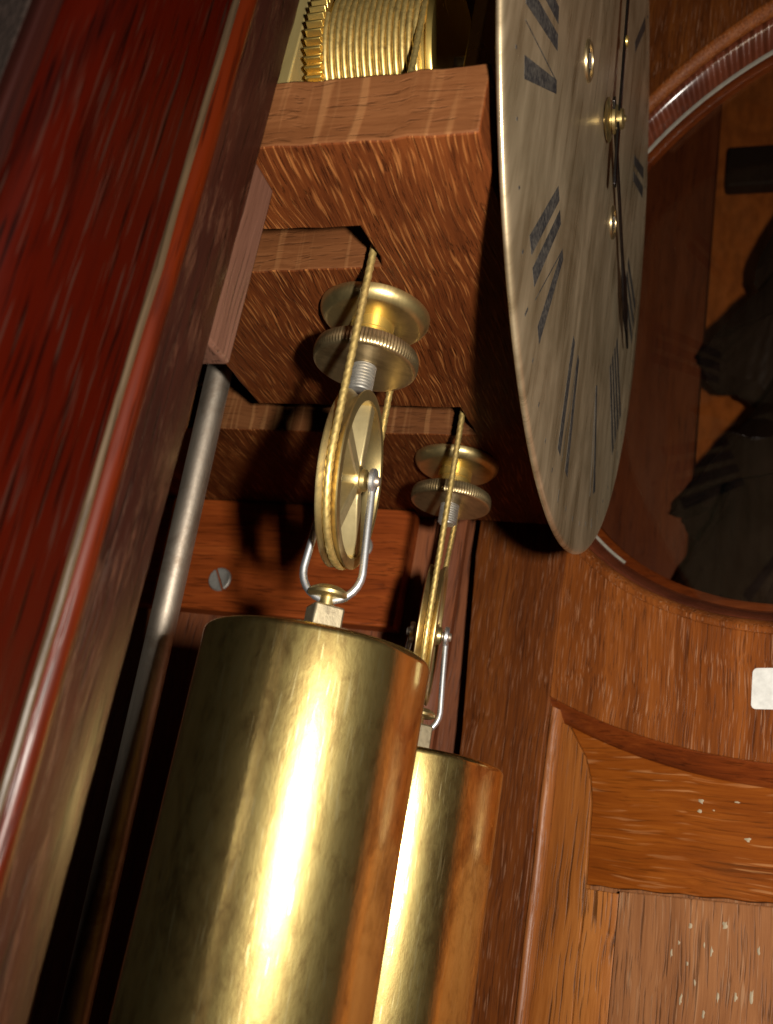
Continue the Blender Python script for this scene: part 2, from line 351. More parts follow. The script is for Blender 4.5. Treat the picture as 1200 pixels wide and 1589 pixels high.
# near post: main red face, pale inlay line, orange bead, scraped inner strip
g = G()
poly = [(.664, 1.9), (.664, .757), (.672, .735), (.690, .722), (.72, .717), (.905, .715), (.905, .735), (1.05, .735), (1.05, 1.9)]
g.prism(poly, ZLO, ZHI, 'z', 40)
post = obj('front_post', g, M['stile'], case, org=CO, angle=50)
g = G(); pts = [(.905+.001*sin(z*9)+.0008*sin(z*23), 0, z) for z in [ZLO+(ZHI-ZLO)*i/90 for i in range(91)]]
g.prism([(.9075, .735), (.9070, .713), (.9100, .710), (.9150, .710), (.9185, .714), (.9190, .735)], ZLO, ZHI, 'z', 60)
for i, p in enumerate(g.v): g.v[i] = (p[0]+.0012*sin(p[2]*11)+.0009*sin(p[2]*31), p[1]+.0008*sin(p[2]*17), p[2])
obj('inlay_line', g, M['inlay'], post, org=CO)
g = G(); bead = [(.923, .738)]+[(.942-.018*cos(a), .722-.016*sin(a)) for a in [pi*i/12 for i in range(13)]]+[(.962, .738)]
g.prism(bead, ZLO, ZHI, 'z', 30); obj('bead_moulding', g, M['bead'], post, org=CO, angle=60)
g = G(); g.prism([(.9635, .740), (.967, .728), (1.01, .727), (1.075, .723), (1.083, .727), (1.086, .738), (1.086, 1.9), (1.052, 1.9), (1.052, .740)], ZLO, ZHI, 'z', 160)
for i, p in enumerate(g.v):
    if p[1] < .8 and p[0] > 1.0: g.v[i] = (p[0]+random.gauss(0, .0004), p[1]+random.gauss(0, .0003), p[2])
obj('scraped_strip', g, M['rough_edge'], post, org=CO, angle=60)
g = G(); g.box(.6215, .650, .728, 1.9, ZLO, ZHI); obj('outer_moulding', g, M['outer'], case, org=CO, bevel=.005)
g = G(); g.box(.6175, .6205, .742, 1.9, ZLO, ZHI); obj('side_cloth', g, M['cloth'], case, org=CO)
g = G(); g.box(.6505, .6635, .80, 1.9, ZLO, ZHI); obj('joint_strip', g, M['back'], case, org=CO)
# near cleat under the board
g = G(); g.box(1.088, 1.182, .745, 1.9, .672, .998)
cl = obj('near_cleat', g, M['cleat_end'], case, org=CO, bevel=.007)
# far side
g = G(); g.prism([(2.70, .84), (2.64, .84), (2.632, .815), (2.640, .772), (2.655, .757), (2.690, .757), (2.698, .765), (2.698, .96), (2.985, .96), (2.985, .74), (3.02, .74), (3.02, 1.9), (2.70, 1.9)], ZLO, ZHI, 'z', 30)
obj('front_post', g, M['case_in'], case, org=CO)
g = G(); g.box(2.672, 2.699, .842, 1.95, ZLO, ZHI); obj('side_panel', g, M['case_in'], case, org=CO)
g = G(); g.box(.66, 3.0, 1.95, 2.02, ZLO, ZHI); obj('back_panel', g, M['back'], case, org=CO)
g = G(); g.box(2.60, 2.670, .905, 1.949, .640, .998); fc = obj('cleat', g, M['cleat'], case, org=CO, bevel=.006)
for (sy, sz, ta) in ((1.483, .736, 1.05), (1.050, .872, .7)):
    g = G(); R = .037
    # domed countersunk head with a real slot: two half discs either side of it
    for sgn in (1, -1):
        pr = []
        hw = .0042
        a0 = math.asin(hw/R); arc = [(R*cos(a), R*sin(a)) for a in [a0+(pi-2*a0)*i/14 for i in range(15)]]
        n = len(arc); v = []
        for (h, k) in ((0, 1.0), (.006, 1.0), (.010, .90)):
            for (a, b) in arc:
                bb = max(hw, b*k) if b > hw*1.01 else hw
                a2 = a*k; v.append((2.5985-h, sy+(a2*cos(ta)-sgn*bb*sin(ta)), sz+(a2*sin(ta)+sgn*bb*cos(ta))))
        f = [tuple(range(2*n, 3*n))]
        for lay in (0, 1):
            for i in range(n): j = (i+1) % n; f.append((lay*n+i, lay*n+j, lay*n+n+j, lay*n+n+i))
        g.add(v, f)
    sc = obj('screw', g, M['screw'], fc, org=CO, angle=30)
    g = G(); g.lathe([(0, -.0015), (R*.97, -.0015), (R*.97, .0)], (2.5995, sy, sz), 'x', 24); 

# ================================================================== SEAT BOARD
SO = (1.83, .75, 1.0)
def seat_board():
    x0, x1, y0, y1 = 1.086, 2.600, .381, 1.93
    poly = [(x0, y0), (x1+.06, y0), (x1+.06, y1), (2.09, y1), (2.085, .605), (1.944, .612), (1.944, 1.12), (1.56, 1.12), (1.56, y1), (1.402, y1), (1.402, .630), (1.372, .624), (1.287, .632), (1.287, y1), (x0, y1)]
    # densify so that hand-sawn edges are slightly uneven
    P = []
    for i, (a, b) in enumerate(poly):
        c, d = poly[(i+1) % len(poly)]; n = max(1, int(sqrt((a-c)**2+(b-d)**2)/.035))
        for k in range(n):
            t = k/n; jit = 0 if k == 0 else .0016
            P.append((a+(c-a)*t+random.gauss(0, jit), b+(d-b)*t+random.gauss(0, jit)))
    g = G(); g.prism(P, 1.0, 1.128, 'z', 1); return g
sb = obj('seat_board', seat_board(), M['seat'], None, org=SO, bevel=.0045, angle=30)
sb.data.materials.append(M['seat_end'])                 # cut faces across the grain
for p in sb.data.polygons:
    if abs(p.normal.x) > .8: p.material_index = 1
tag(sb, 'oak movement board with sawn slots for the cables, resting on the cleats above the weights', 'board')

# ================================================================== KNURLED SEAT SCREWS
def seat_screw():
    root = empty('knurled_nut', (0, 0, 0), '', 'nut', 'knurled nuts screwed up under the seat board')
    g = G(); g.lathe([(0, -.001), (.104, -.001), (.107, -.004), (.107, -.012), (.103, -.020), (.094, -.029), (.088, -.031), (.050, -.031), (.0, -.031)], seg=64); obj('washer_flange', g, M['brass'], root)
    g = G(); g.lathe([(0, -.031), (.042, -.031), (.042, -.052), (.040, -.0535), (.040, -.0555), (.042, -.057), (.042, -.088), (0, -.088)], seg=40); obj('bush', g, M['brass_bright'], root)
    g = G()
    def kn(a, r, h): return r*(1-(.020 if (r > .0985) else 0)*(.5+.5*cos(a*92)))
    g.lathe([(0, -.086), (.070, -.086), (.090, -.088), (.0985, -.093), (.1005, -.098), (.1015, -.110), (.1005, -.117), (.0980, -.122), (.094, -.1245), (.088, -.124), (.03, -.1225), (0, -.1225)], seg=368, rmod=kn)
    obj('nut_body', g, M['bronze'], root, angle=40)
    g = G(); pr = [(0, -.120)]
    z = -.121
    while z > -.1675: pr += [(.0195, z), (.0238, z-.0022), (.0238, z-.0038), (.0195, z-.0058)]; z -= .0064
    pr += [(.019, z-.002), (0, z-.003)]
    g.lathe(pr, seg=28); obj('threaded_stud', g, M['screw'], root, angle=25)
    return root
k1 = seat_screw(); k1.location = Vector((1.545, .687, 1.0))*U; k1['label'] = 'larger nearer knurled brass nut under the board, crossed by the near cable'
k2 = copy_tree(k1); k2.location = Vector((2.237, .689, 1.0))*U; k2.rotation_euler = (0, 0, .6); k2['label'] = 'farther knurled brass nut beside the dial, partly in the shadow of the dial'

# ================================================================== PULLEYS
RO = .161
def pulley(spin):
    root = empty('weight_pulley', (0, 0, 0), '', 'pulley', 'grooved pulleys carrying the weights')
    g = G()
    g.lathe([(.1425, -.020), (.152, -.0215), (RO, -.019), (RO, -.0165), (.1505, -.004), (.1505, .004), (RO, .0165), (RO, .019), (.152, .0215), (.1425, .020), (.1405, .016), (.1405, -.016), (.1425, -.020)], axis='y', seg=96)
    obj('rim', g, M['brass'], root, angle=40)
    g = G(); g.lathe([(0, -.030), (.015, -.030), (.020, -.027), (.021, -.020), (.025, -.018), (.0265, -.015), (.0265, .015), (.025, .018), (.021, .020), (.020, .027), (.015, .030), (0, .030)], axis='y', seg=36); obj('hub', g, M['brass'], root)
    for k in range(5):
        a = spin+2*pi*k/5; g = G(); v = []
        prof = [(.020, .0075), (.035, .0135), (.1425, .0145)]
        for (r, hw) in prof:
            for (s_, d) in ((-1, -.0165), (1, -.0165), (1, .0165), (-1, .0165)):
                v.append((r*cos(a)-s_*hw*sin(a), d, r*sin(a)+s_*hw*cos(a)))
        f = [(3, 2, 1, 0), (8, 9, 10, 11)]
        for q in range(2):
            for i in range(4): j = (i+1) % 4; f.append((q*4+i, q*4+j, q*4+4+j, q*4+4+i))
        g.add(v, f); obj('spoke', g, M['pale_brass'], root, bevel=.003)
    g = G(); g.lathe([(0, -.052), (.008, -.052), (.010, -.049), (.010, .049), (.008, .052), (0, .052)], axis='y', seg=20); obj('axle_pin', g, M['grey_steel'], root)
    # U shaped steel stirrup
    pts = [(0, -.041, -.015), (0, -.042, -.03), (0, -.047, -.10), (0, -.052, -.160)]
    pts += [(0, -.053*cos(t), -.174-.053*sin(t)) for t in [pi*i/14 for i in range(15)]]
    pts += [(0, .052, -.160), (0, .047, -.10), (0, .042, -.03), (0, .041, -.015)]
    g = G(); g.tube(pts, .0068, 12); st = obj('stirrup', g, M['steel'], root, angle=60)
    for s_ in (-1, 1):
        g = G(); prof = [(.010, -.0055), (.021, -.0055), (.0235, -.003), (.0235, .003), (.021, .0055), (.010, .0055), (.010, -.0055)]
        g.lathe(prof, (0, s_*.040, 0), 'y', 32); obj('eye', g, M['steel'], st)
    return root
A1 = radians(8.0); A2 = radians(15.0)
P1 = Vector((1.530, .661, .640)); P2 = Vector((2.150, .662, .522))
p1 = pulley(radians(92)); p1.location = P1*U; p1.rotation_euler = (0, 0, A1); p1['label'] = 'nearer brass pulley with its spokes showing, on the left cable over the big weight'
p2 = copy_tree(p1); p2.location = P2*U; p2.rotation_euler = (0, 0, A2-.01); p2['label'] = 'farther brass pulley seen edge on, above the farther weight'

# ================================================================== CABLES
def cable(P, A, top1, top2, label):
    c, s = cos(A), sin(A); R = .157; pts = []
    a_ = Vector((P.x-R*c, P.y-R*s, P.z)); b_ = Vector((P.x+R*c, P.y+R*s, P.z))
    t1 = Vector(top1); t2 = Vector(top2)
    n = int((t1-a_).length/.004); pts += [t1+(a_-t1)*i/n for i in range(n)]
    pts += [Vector((P.x-R*cos(t)*c, P.y-R*cos(t)*s, P.z-R*sin(t))) for t in [pi*i/130 for i in range(130)]]
    n = int((t2-b_).length/.004); pts += [b_+(t2-b_)*i/n for i in range(n+1)]
    g = G(); g.tube(pts, .0074, 10, lobes=3, pitch=.052, depth=.17)
    o = obj('weight_cable', g, M['cable'], None, org=tuple(P), angle=80)
    tag(o, label, 'cable', 'twisted brass cables looped under the pulleys')
cable(P1, A1, (P1.x-.157*cos(A1), P1.y-.157*sin(A1), 1.60), (1.692, .686, 1.06), 'twisted brass cable from the near slot, crossing the larger nut and round the near pulley')
cable(P2, A2, (P2.x-.157*cos(A2), P2.y-.157*sin(A2), 1.60), (2.372, .702, 1.06), 'twisted brass cable from the far slot, crossing the far nut and round the edge-on pulley')

# ================================================================== WEIGHTS
RW = .1923
def weight():
    root = empty('clock_weight', (0, 0, 0), '', 'weight', 'brass clock weights')
    g = G(); H = -1.35
    pr = [(0, 0), (RW-.012, 0), (RW-.0078, -.0008), (RW-.0042, -.0030), (RW-.0014, -.0068), (RW-.0003, -.0105), (RW, -.014)]+[(RW, -.014+(H+.023)*i/20) for i in range(1, 21)]+[(RW-.003, H+.003), (RW-.009, H), (0, H)]
    g.lathe(pr, seg=128); obj('shell', g, M['weight'], root, angle=40)
    g = G(); g.box(-.027, .027, -.027, .027, .001, .070); obj('hook_block', g, M['screw_b'], root, bevel=.004)
    g = G(); g.lathe([(0, .069), (.013, .069), (.013, .090), (0, .090)], seg=20); obj('hook_neck', g, M['brass'], root)
    g = G(); g.lathe([(0, .0865), (.031, .0865), (.0355, .089), (.0360, .094), (.032, .100), (.023, .105), (.010, .1078), (0, .108)], seg=36); obj('hook_head', g, M['brass'], root)
    return root
w1 = weight(); w1.location = Vector((1.530, .661, .331))*U; w1.rotation_euler = (0, 0, radians(40)); w1['label'] = 'large nearer polished brass cylinder weight with a white flash streak, left of the other'
w2 = copy_tree(w1); w2.location = Vector((2.150, .656, .246))*U; w2.rotation_euler = (0, 0, radians(220)); w2['label'] = 'farther brass cylinder weight, half hidden behind the large one, beside the door'
w2.scale = (1.06, 1.06, 1.0)

# ================================================================== PENDULUM ROD
g = G(); g.tube([(0, 0, ZLO+.1), (0, 0, -.5), (0, 0, .6), (0, 0, 1.30)], .033, 28); 
pr = obj('pendulum_rod', g, M['grey_steel'], None, angle=60, org=(0, 0, 0)); pr.location = Vector((2.0495, 1.280, 0))*U; pr.rotation_euler = (0, -.0545, 0)
tag(pr, 'thick grey steel pendulum rod rising behind the red post into the notch of the board', 'rod')

# ================================================================== MOVEMENT
mv = empty('clock_movement', (1.83, .72, 1.13), 'brass clock movement on the board with cable wound on its barrel and a toothed wheel', 'clock movement'); MO = (1.83, .72, 1.13)
def plate(y0, y1):
    g = G(); g.prism([(1.40, 1.131), (1.62, 1.131), (1.66, 1.17), (2.0, 1.17), (2.04, 1.131), (2.25, 1.131), (2.25, 2.3), (1.40, 2.3)], y0, y1, 'y'); return g
M['plate'] = metal('matt_brass_plate', (.88, .72, .34), (.74, .58, .25), .45, .06, (90, 90, 30), bump=.1, broad=(.75, .7))
obj('back_plate', plate(.915, .945), M['plate'], mv, org=MO, bevel=.004)
obj('front_plate', plate(.520, .548), M['brass_bright'], mv, org=MO, bevel=.004)
for bx in (1.5395, 2.158):
    zc = 1.60; RB = .158
    g = G(); g.lathe([(0, .618), (RB+.012, .618), (RB+.014, .621), (RB+.014, .630), (RB+.011, .633), (RB, .633), (RB, .850), (0, .850)], (bx, 0, zc), 'y', 64); br = obj('barrel', g, M['brass_bright'], mv, org=MO)
    g = G(); pts = []; turns = 15
    for i in range(turns*44+1):
        t = i/44; a = pi-2*pi*t; pts.append((bx+(RB+.0068)*cos(a), .641+.0138*t, zc+(RB+.0068)*sin(a)))
    g.tube(pts, .0072, 8, lobes=3, pitch=.052, depth=.17); obj('cable_coil', g, M['cable'], br, org=MO, angle=80)
    # great wheel with raked teeth
    g = G(); n = 60; poly = []
    for i in range(n):
        a = 2*pi*i/n
        for da, r in ((0, RB+.006), (.30, RB+.020), (.55, RB+.021), (.92, RB+.008)):
            poly.append((bx+r*cos(a+da*2*pi/n), zc+r*sin(a+da*2*pi/n)))
    g.prism(poly, .852, .888, 'y'); obj('great_wheel', g, M['brass_bright'], mv, org=MO, angle=25, bevel=.0012)
    g = G(); g.lathe([(0, .545), (.016, .545), (.016, .92), (0, .92)], (bx, 0, zc), 'y', 20); obj('arbor', g, M['steel'], mv, org=MO)
for (px, pz) in ((1.45, 1.22), (2.2, 1.22), (1.45, 2.22), (2.2, 2.22)):
    g = G(); g.lathe([(0, .545), (.026, .545), (.02, .58), (.016, .62), (.016, .84), (.026, .90), (0, .918)], (px, 0, pz), 'y', 20); obj('pillar', g, M['brass'], mv, org=MO)

# ================================================================== DIAL
DC = (1.8268, .345, 1.6859); DF = .3465
dial = empty('clock_dial', DC, 'round silvered metal dial seen almost edge on, black Roman numerals', 'clock dial')
g = G(); g.lathe([(0, 0), (.985, 0), (.994, .0015), (.999, .005), (1.0, .0085), (.999, .012), (.994, .0145), (0, .0145)], (DC[0], DF-.0025, DC[2]), 'y', 200); obj('dial_plate', g, M['dial'], dial, org=DC, angle=50)
def glyph(txt):
    """strokes as quads in (u, v): u to the right, v outward 0..1"""
    th, tn, q = .034, .0022, []; u = 0.0
    def I(u): return [[(u, 0), (u+th, 0), (u+th, 1), (u, 1)]], u+th
    for ch in txt:
        if ch == 'I': s_, u2 = I(u); q += s_; u = u2+.022
        elif ch == 'V':
            wv_ = .085; q += [[(u+wv_*.42-.017, 0), (u+wv_*.42+.012, 0), (u+th, 1), (u, 1)], [(u+wv_*.42+.006, 0), (u+wv_*.42+.010, 0), (u+wv_, 1), (u+wv_-tn, 1)]]; u += wv_+.022
        elif ch == 'X':
            wv_ = .115; q += [[(u+wv_-th, 0), (u+wv_, 0), (u+th, 1), (u, 1)], [(u, 0), (u+tn, 0), (u+wv_, 1), (u+wv_-tn, 1)]]; u += wv_+.022
    tot = u-.022
    return q, tot
for k, t in enumerate(['XII', 'I', 'II', 'III', 'IIII', 'V', 'VI', 'VII', 'VIII', 'IX', 'X', 'XI']):
    A = 2*pi*k/12; q, tot = glyph(t); g = G()
    for li, quad in enumerate(q):
        v = []
        for d in (.0003+.00012*li, -.004):
            for (u_, v_) in quad:
                r = .605+.262*v_; du = (u_-tot/2)*(.80+.2*v_)
                x = r*sin(A)+du*cos(A); z = r*cos(A)-du*sin(A); v.append((DC[0]+x, DF-.0025-d, DC[2]+z))
        g.add(v, [(0, 1, 2, 3), (7, 6, 5, 4), (0, 1, 5, 4), (1, 2, 6, 5), (2, 3, 7, 6), (3, 0, 4, 7)])
    obj('numeral', g, M['wax'], dial, org=DC, angle=20)
g = G()
for m in range(60):
    A = 2*pi*m/60; L = .010 if m % 5 else .026
    v = []
    for d in (.0004, -.003):
        for (du, r) in ((-.0026, .925), (.0026, .925), (.0026, .925+L), (-.0026, .925+L)):
            v.append((DC[0]+r*sin(A)+du*cos(A), DF-.0025-d, DC[2]+r*cos(A)-du*sin(A)))
    g.add(v, [(0, 1, 2, 3), (0, 1, 5, 4), (1, 2, 6, 5), (2, 3, 7, 6), (3, 0, 4, 7)])
mt = obj('minute_marks', g, M['wax'], dial, org=DC, angle=20)
for sx in (-1, 1):
    g = G(); c = (DC[0]+sx*.262, 0, DC[2]-.085); y = DF-.0025
    g.lathe([(.030, y-.0005), (.031, y-.006), (.036, y-.007), (.041, y-.004), (.042, y+.001)], c, 'y', 40)
    wh = obj('winding_hole', g, M['bronze'], dial, org=DC)
    g = G(); g.lathe([(0, y-.0012), (.0305, y-.0012)], c, 'y', 32); obj('hole_bottom', g, M['wax'], wh, org=DC)
    g = G(); g.box(c[0]-.010, c[0]+.010, y-.006, y-.002, c[2]-.010, c[2]+.010); obj('winding_square', g, M['steel'], wh, org=DC)
def hand(A, L, y, kind):
    pts = {'h': [(-.05, .010), (0, .016), (.10, .009), (.36, .007), (.40, .012), (.46, .032), (.53, .034), (.60, .010), (L, .001)],
           'm': [(-.16, .010), (-.10, .012), (0, .014), (.10, .008), (.50, .006), (.60, .022), (.72, .024), (.80, .007), (L, .001)]}[kind]
    poly = [(r, h) for r, h in pts]+[(r, -h) for r, h in pts[::-1]]
    g = G(); g.prism([(DC[0]+r*sin(A)+h*cos(A), DC[2]+r*cos(A)-h*sin(A)) for r, h in poly], y-.003, y+.003, 'y'); return g
obj('hour_hand', hand(radians(111), .66, .3215, 'h'), M['dark_steel'], dial, org=DC, bevel=.0012)
obj('minute_hand', hand(radians(346), .86, .312, 'm'), M['dark_steel'], dial, org=DC, bevel=.0012)
g = G(); g.lathe([(0, .295), (.006, .296), (.008, .300), (.020, .301), (.023, .304), (.023, .309), (.019, .310), (.019, .314), (.030, .315), (.033, .318), (.033, .3245), (.022, .326), (.022, .330), (.046, .332), (.050, .335), (.044, .3395), (.026, .3415), (.026, .347)], (DC[0], 0, DC[2]), 'y', 48); obj('hand_collet', g, M['brass'], dial, org=DC, angle=35)
g = G(); g.lathe([(0, .304), (.012, .305), (.013, .309), (.006, .312)], (DC[0]+.19*sin(radians(346)), 0, DC[2]+.19*cos(radians(346))), 'y', 24); obj('hand_rivet', g, M['brass_bright'], dial, org=DC)

# ================================================================== DOOR (local x = across, y = depth away from us, z = up)
DA = -.445
door = empty('clock_door', (2.75, .60, 0), 'open oak clock door, inner side with round glazed opening above an arched panel', 'clock door', rz=atan2(-cos(DA), sin(DA)))
S0, S1, TH = -.138, 1.90, .155
HC = (.858, 1.690); HR = 1.008; HC2 = (.802, 1.6865); HR2 = .927
SW = .150; SR = 2*.86-SW                         # joints of stiles and rails
def hpt(a, t, extra=0.0):
    k = min(1.0, t/.112); cx = HC[0]+(HC2[0]-HC[0])*k; cz = HC[1]+(HC2[1]-HC[1])*k; r = HR+(HR2-HR)*k+extra
    ca = cos(a); r -= .062*max(0, -ca)**6+.03*max(0, ca)**6
    return (cx+r*ca, cz+r*sin(a))
def cross(s_, a, b, t, e):
    fa = hpt(a, t, e)[0]-s_
    for _ in range(50):
        m = (a+b)/2
        if (hpt(m, t, e)[0]-s_)*fa > 0: a = m
        else: b = m
    return a
AR = 1.80; AZ = .369+AR                          # arch over the panel
def arch(s): return AZ-sqrt(AR*AR-(s-.86)**2)
LAY = ((0.0, .016), (.112, .012), (TH, .012))
def arcpts(a, b, t, e, n): return [hpt(a+(b-a)*i/n, t, e) for i in range(n+1)]
def layered(fn):
    g = G(); n = None
    for (t, e) in LAY:
        P = fn(t, e); n = len(P); g.v += [(x, t, z) for x, z in P]
    g.f.append(tuple(range(n))); g.f.append(tuple(range(2*n, 3*n))[::-1])
    for L in range(2):
        for i in range(n): j = (i+1) % n; g.f.append((L*n+i, L*n+j, L*n+n+j, L*n+n+i))
    return g
def f_left(t, e):
    a1 = cross(SW, pi/2, pi, t, e); a2 = cross(SW, 1.5*pi, pi, t, e)
    return [(-.09, ZLO), (SW-.0008, ZLO)]+arcpts(a2, a1, t, e, 40)+[(SW-.0008, 3.1), (-.19, 3.1), (-.182, .95), (-.135, .42), (-.10, -.3)]
def f_right(t, e):
    a1 = cross(SR, pi/2, 0, t, e); a2 = cross(SR, -pi/2, 0, t, e)
    return [(S1, ZLO), (SR+.0008, ZLO)]+arcpts(a2, a1, t, e, 40)+[(SR+.0008, 3.1), (S1, 3.1)]
def f_low(t, e):
    a1 = cross(SR, -pi/2, 0, t, e); a2 = cross(SW, 1.5*pi, pi, t, e)-2*pi
    X0_, X1_ = SW+.0012, SR-.0012
    return [(X0_+(X1_-X0_)*i/60, arch(X0_+(X1_-X0_)*i/60)) for i in range(61)]+arcpts(a1, a2, t, e, 80)
def f_top(t, e):
    a1 = cross(SW, pi/2, pi, t, e); a2 = cross(SR, pi/2, 0, t, e)
    return [(SR-.0012, 3.1), (SW+.0012, 3.1)]+arcpts(a1, a2, t, e, 80)
obj('stile', layered(f_left), M['door_stile'], door, bevel=.0025, angle=50)
obj('stile', layered(f_right), M['door_stile'], door, bevel=.0025, angle=50)
obj('rail', layered(f_low), M['door_v'], door, bevel=.0025, angle=50)
obj('rail', layered(f_top), M['door_stile'], door, bevel=.0025, angle=50)
# lining of the opening: bead, groove, ribbed wall
def ringmesh(name, prof, mat, n=360, closed=False, a0=0.0, a1=2*pi):
    g = G(); m = len(prof); full = a1-a0 > 6.28
    for i in range(n):
        a = a0+(a1-a0)*i/n
        for (t, e) in prof:
            x, z = hpt(a, max(t, 0), e); g.v.append((x, t, z))
    for i in range(n if full else n-1):
        j = (i+1) % n
        for k in range(m-1 if not closed else m):
            k2 = (k+1) % m; g.f.append((i*m+k, j*m+k, j*m+k2, i*m+k2))
    o = obj(name, g, mat, door, angle=45)
    at = o.data.attributes.new('ang', 'FLOAT', 'POINT')
    at.data.foreach_set('value', [a0+(a1-a0)*(i//m)/n for i in range(n*m)])
    return o
ringmesh('opening_bead', [(.010, .020), (-.002, .0155), (-.0045, .010), (-.004, .003), (.000, -.003), (.008, -.007), (.018, -.008), (.027, -.005), (.033, .002), (.034, .018)], M['door_v'])
ringmesh('opening_lining', [(.034, .014), (.037, .004), (.040, .000), (.050, -.003), (.075, -.004), (.099, -.002), (.1035, .000), (.105, .006), (.106, .014)], M['rib'])
ringmesh('putty_line', [(.1085, .014), (.109, .002), (.1105, -.002), (.1125, -.0035), (.1142, .0), (.1142, .014)], M['putty'], a0=radians(-40), a1=radians(236))
ringmesh('glazing_strip', [(.1085, .014), (.109, .003), (.1135, .0025), (.1142, .014)], M['door_arch'])
ringmesh('outer_bead', [(.121, .014), (.121, -.012), (.13, -.022), (.15, -.022), (.158, -.01), (.158, .014)], M['door_arch'])
g = G(); n = 160; g.v = [(hpt(2*pi*i/n, .115, .010)[0], t, hpt(2*pi*i/n, .115, .010)[1]) for t in (.1150, .1200) for i in range(n)]
g.f = [tuple(range(n)), tuple(range(n, 2*n))[::-1]]+[(i, (i+1) % n, n+(i+1) % n, n+i) for i in range(n)]
obj('glass_pane', g, M['glass'], door, angle=30)
# arched moulding
g = G(); n = 120; X0_, X1_ = SW-.002, SR+.002; prof = [(.006, .012), (.006, -.001), (.012, -.010), (.020, -.022), (.028, -.036), (.040, -.050), (.052, -.058), (.060, -.060), (.070, -.060)]
for i in range(n+1):
    s_ = X0_+(X1_-X0_)*i/n; z = arch(min(max(s_, SW), SR)); k = 1-.10*abs(s_-.86)/.71*0
    for (t, dz) in prof: g.v.append((s_, t+.0006*sin(s_*40), z+dz*(1.0+.03*sin(s_*23))))
m = len(prof)
for i in range(n):
    for k in range(m-1): g.f.append((i*m+k, i*m+m+k, i*m+m+k+1, i*m+k+1))
obj('arch_moulding', g, M['door_arch'], door, angle=60)
# panel pieces
def mz(s_): return arch(s_)-.050
for side in (0, 1):
    fx = (lambda x: x) if side == 0 else (lambda x: 1.72-x)
    zt = arch(SW+.02)-.02
    g = G(); g.prism([(fx(a), b) for a, b in [(.153, .06), (.153, .014), (.156, .008), (.161, .0055), (.167, .0065), (.173, .011), (.178, .020), (.180, .031), (.180, .06)]], ZLO, zt, 'z', 24)
    for i, p in enumerate(g.v): g.v[i] = (p[0]+.0008*sin(p[2]*19), p[1], p[2] if p[2] < zt-.01 else zt+.006-(fx(p[0])-.15)*.35)
    obj('panel_bead', g, M['door_arch_v'], door, angle=50)
    g = G(); g.prism([(fx(a), b) for a, b in [(.1808, ZLO), (.3005, ZLO), (.3005, .05), (.2935, .25), (.283, .31), (.262, .365), (.232, .405), (.204, mz(.204)), (.1808, mz(.1808))]], .031, .060, 'y')
    obj('panel_bevel', g, M['door_bevel'], door, angle=40, bevel=.0015)
    g = G(); g.prism([(fx(a), b) for a, b in [(.3025, .06), (.3025, .034), (.392, .032), (.3965, .035), (.3965, .06)]], ZLO, .046, 'z', 6)
    obj('panel_strip', g, M['door_bevel'], door, angle=40, bevel=.002)
# cross grained band under the arch
P = [(.3022, .0545)]+[(.3022+(1.4178-.3022)*i/50, .0545+.0018*sin(i*1.3)+.060*(i/50 if i < 25 else 1-i/50)) for i in range(1, 51)]
LFT = [(.2065, None), (.234, .4035), (.264, .3635), (.285, .309), (.2955, .25)]
P += [(1.72-a, mz(a) if b is None else b) for a, b in LFT[::-1]]
P += [(1.5135-(1.5135-.2065)*i/60, mz(1.5135-(1.5135-.2065)*i/60)) for i in range(1, 60)]
P += [(a, mz(a) if b is None else b) for a, b in LFT]
g = G(); g.prism(P, .036, .070, 'y'); obj('panel_band', g, M['door_h'], door, angle=40, bevel=.002)
P = [(.3985, ZLO), (1.3215, ZLO)]+[(1.3215-(1.3215-.3985)*i/40, .0475+.060*((1.3215-(1.3215-.3985)*i/40-.3022)/1.1156 if i > 20 else 1-(1.3215-(1.3215-.3985)*i/40-.3022)/1.1156)) for i in range(41)]
g = G(); g.prism(P, .026, .070, 'y'); obj('panel_field', g, M['door_panel'], door, angle=40, bevel=.004)
# backing so that no light leaks through the joints
g = G(); g.box(SW-.001, SR+.001, .071, .10, ZLO, arch(SW)-.02); obj('panel_back', g, M['door_panel'], door)
# dried paint specks
for (s_, z, a, b, t) in [(.588, .279, .010, .006, .036), (.586, .258, .009, .006, .036), (.676, .285, .007, .004, .036), (.705, .205, .010, .005, .036), (.620, .262, .004, .003, .036),
                         (.586, .005, .006, .010, .026), (.545, -.060, .004, .010, .026), (.562, -.036, .003, .006, .026), (.640, -.040, .004, .014, .026), (.622, -.030, .003, .007, .026),
                         (.668, .018, .008, .010, .026), (.605, -.11, .003, .009, .026), (.66, -.13, .003, .012, .026), (.70, -.12, .004, .012, .026), (.575, -.15, .004, .014, .026), (.63, -.17, .004, .010, .026),
                         (.735, -.115, .006, .020, .026), (.585, -.075, .003, .005, .026), (.715, -.19, .005, .016, .026), (.68, -.20, .003, .010, .026), (.745, -.02, .004, .010, .026)]:
    g = G(); n = 11; ring = [.8+random.uniform(-.4, .3) for _ in range(n)]
    g.v = [(s_+a*ring[i]*cos(2*pi*i/n), t-.0004, z+b*ring[i]*sin(2*pi*i/n)) for i in range(n)]+[(s_+.6*a*ring[i]*cos(2*pi*i/n), t-.0016, z+.6*b*ring[i]*sin(2*pi*i/n)) for i in range(n)]
    g.f = [(i, (i+1) % n, n+(i+1) % n, n+i) for i in range(n)]+[tuple(range(n, 2*n))]
    obj('paint_fleck', g, M['fleck'], door, angle=60)
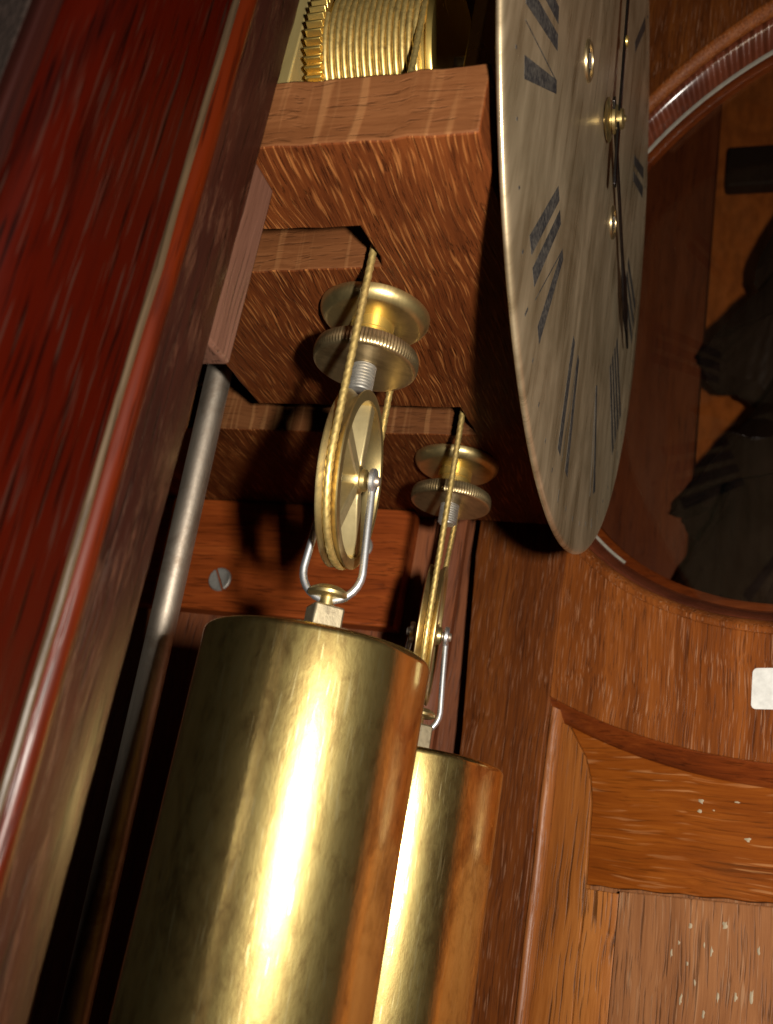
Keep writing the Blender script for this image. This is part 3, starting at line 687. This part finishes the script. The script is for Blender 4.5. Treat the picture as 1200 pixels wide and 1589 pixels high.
# paper label stuck on the rail
def rrect(x0, x1, z0, z1, r, n=6):
    P = []
    for cx, cz, a0 in ((x1-r, z1-r, 0), (x0+r, z1-r, pi/2), (x0+r, z0+r, pi), (x1-r, z0+r, 1.5*pi)):
        P += [(cx+r*cos(a0+pi/2*i/n), cz+r*sin(a0+pi/2*i/n)) for i in range(n+1)]
    return P
g = G(); g.prism(rrect(.7135, .88, .4925, .589, .012), -.0016, -.0003, 'y')
lab = obj('paper_label', g, M['label'], None, angle=40); lab.location = door.location; lab.rotation_euler = door.rotation_euler
tag(lab, 'blank white rounded paper label stuck on the oak door rail', 'paper label')

# ================================================================== ROOM BEHIND
g = G(); g.box(-1.5, 5.6, 2.6, 2.7, ZLO-1, 5.5); tag(obj('wall', g, M['wallpaper'], None), kind='structure')
g = G(); g.box(5.0, 5.1, -3.5, 2.6, ZLO-1, 6.5); tag(obj('wall', g, M['orange_wall'], None), kind='structure')
g = G(); g.box(4.90, 4.999, -3.5, .195, 3.98, 4.26); r_ = obj('wall_rail', g, M['carved'], None, bevel=.02); tag(r_, 'dark horizontal rail on the orange wall seen through the door glass', 'rail')
g = G(); g.prism([(4.35, .232), (4.36, .222), (4.42, .215), (4.47, .222), (4.49, .232), (4.49, .86), (4.35, .86)], ZLO, 5.5, 'z', 4); r_ = obj('wooden_post', g, M['post'], None, bevel=.01); tag(r_, 'brown upright post in the room behind the glass of the round opening', 'post')
# carved tiered ornament
cv = empty('carved_ornament', (4.15, -.225, ZLO), 'dark carved ornament in overlapping tiers, behind the glass against the orange wall', 'ornament'); CV = (4.15, -.225, ZLO)
def tier(z0, z1, r0, r1, lobes, ph):
    g = G(); n = 26; prof = []
    for i in range(n+1):
        k = i/n; prof.append((r1+(r0-r1)*(1-k)**1.25+.035*sin(pi*k)*(1-k), z0+(z1-z0)*k))
    prof = [(r0*.80, z0+.05), (r0*.94, z0+.006)]+prof+[(0, z1)]
    def rm(a, r, h):
        k = max(0, 1-(h-z0)/(z1-z0)); return r*(1+.045*k*abs(sin(lobes*a/2+ph))-.007*sin(46*a+h*60)*k+.022*sin(13*a+h*9)*sin(h*31+4*sin(5*a)))
    g.lathe(prof, (CV[0], CV[1], 0), 'z', 300, rmod=rm)
    for i, p in enumerate(g.v):
        a = atan2(p[1]-CV[1], p[0]-CV[0]); k = max(0, 1-(p[2]-z0)/(z1-z0))**2
        g.v[i] = (p[0], p[1], p[2]-.03*k*abs(sin(lobes*a/2+ph)))
    return g
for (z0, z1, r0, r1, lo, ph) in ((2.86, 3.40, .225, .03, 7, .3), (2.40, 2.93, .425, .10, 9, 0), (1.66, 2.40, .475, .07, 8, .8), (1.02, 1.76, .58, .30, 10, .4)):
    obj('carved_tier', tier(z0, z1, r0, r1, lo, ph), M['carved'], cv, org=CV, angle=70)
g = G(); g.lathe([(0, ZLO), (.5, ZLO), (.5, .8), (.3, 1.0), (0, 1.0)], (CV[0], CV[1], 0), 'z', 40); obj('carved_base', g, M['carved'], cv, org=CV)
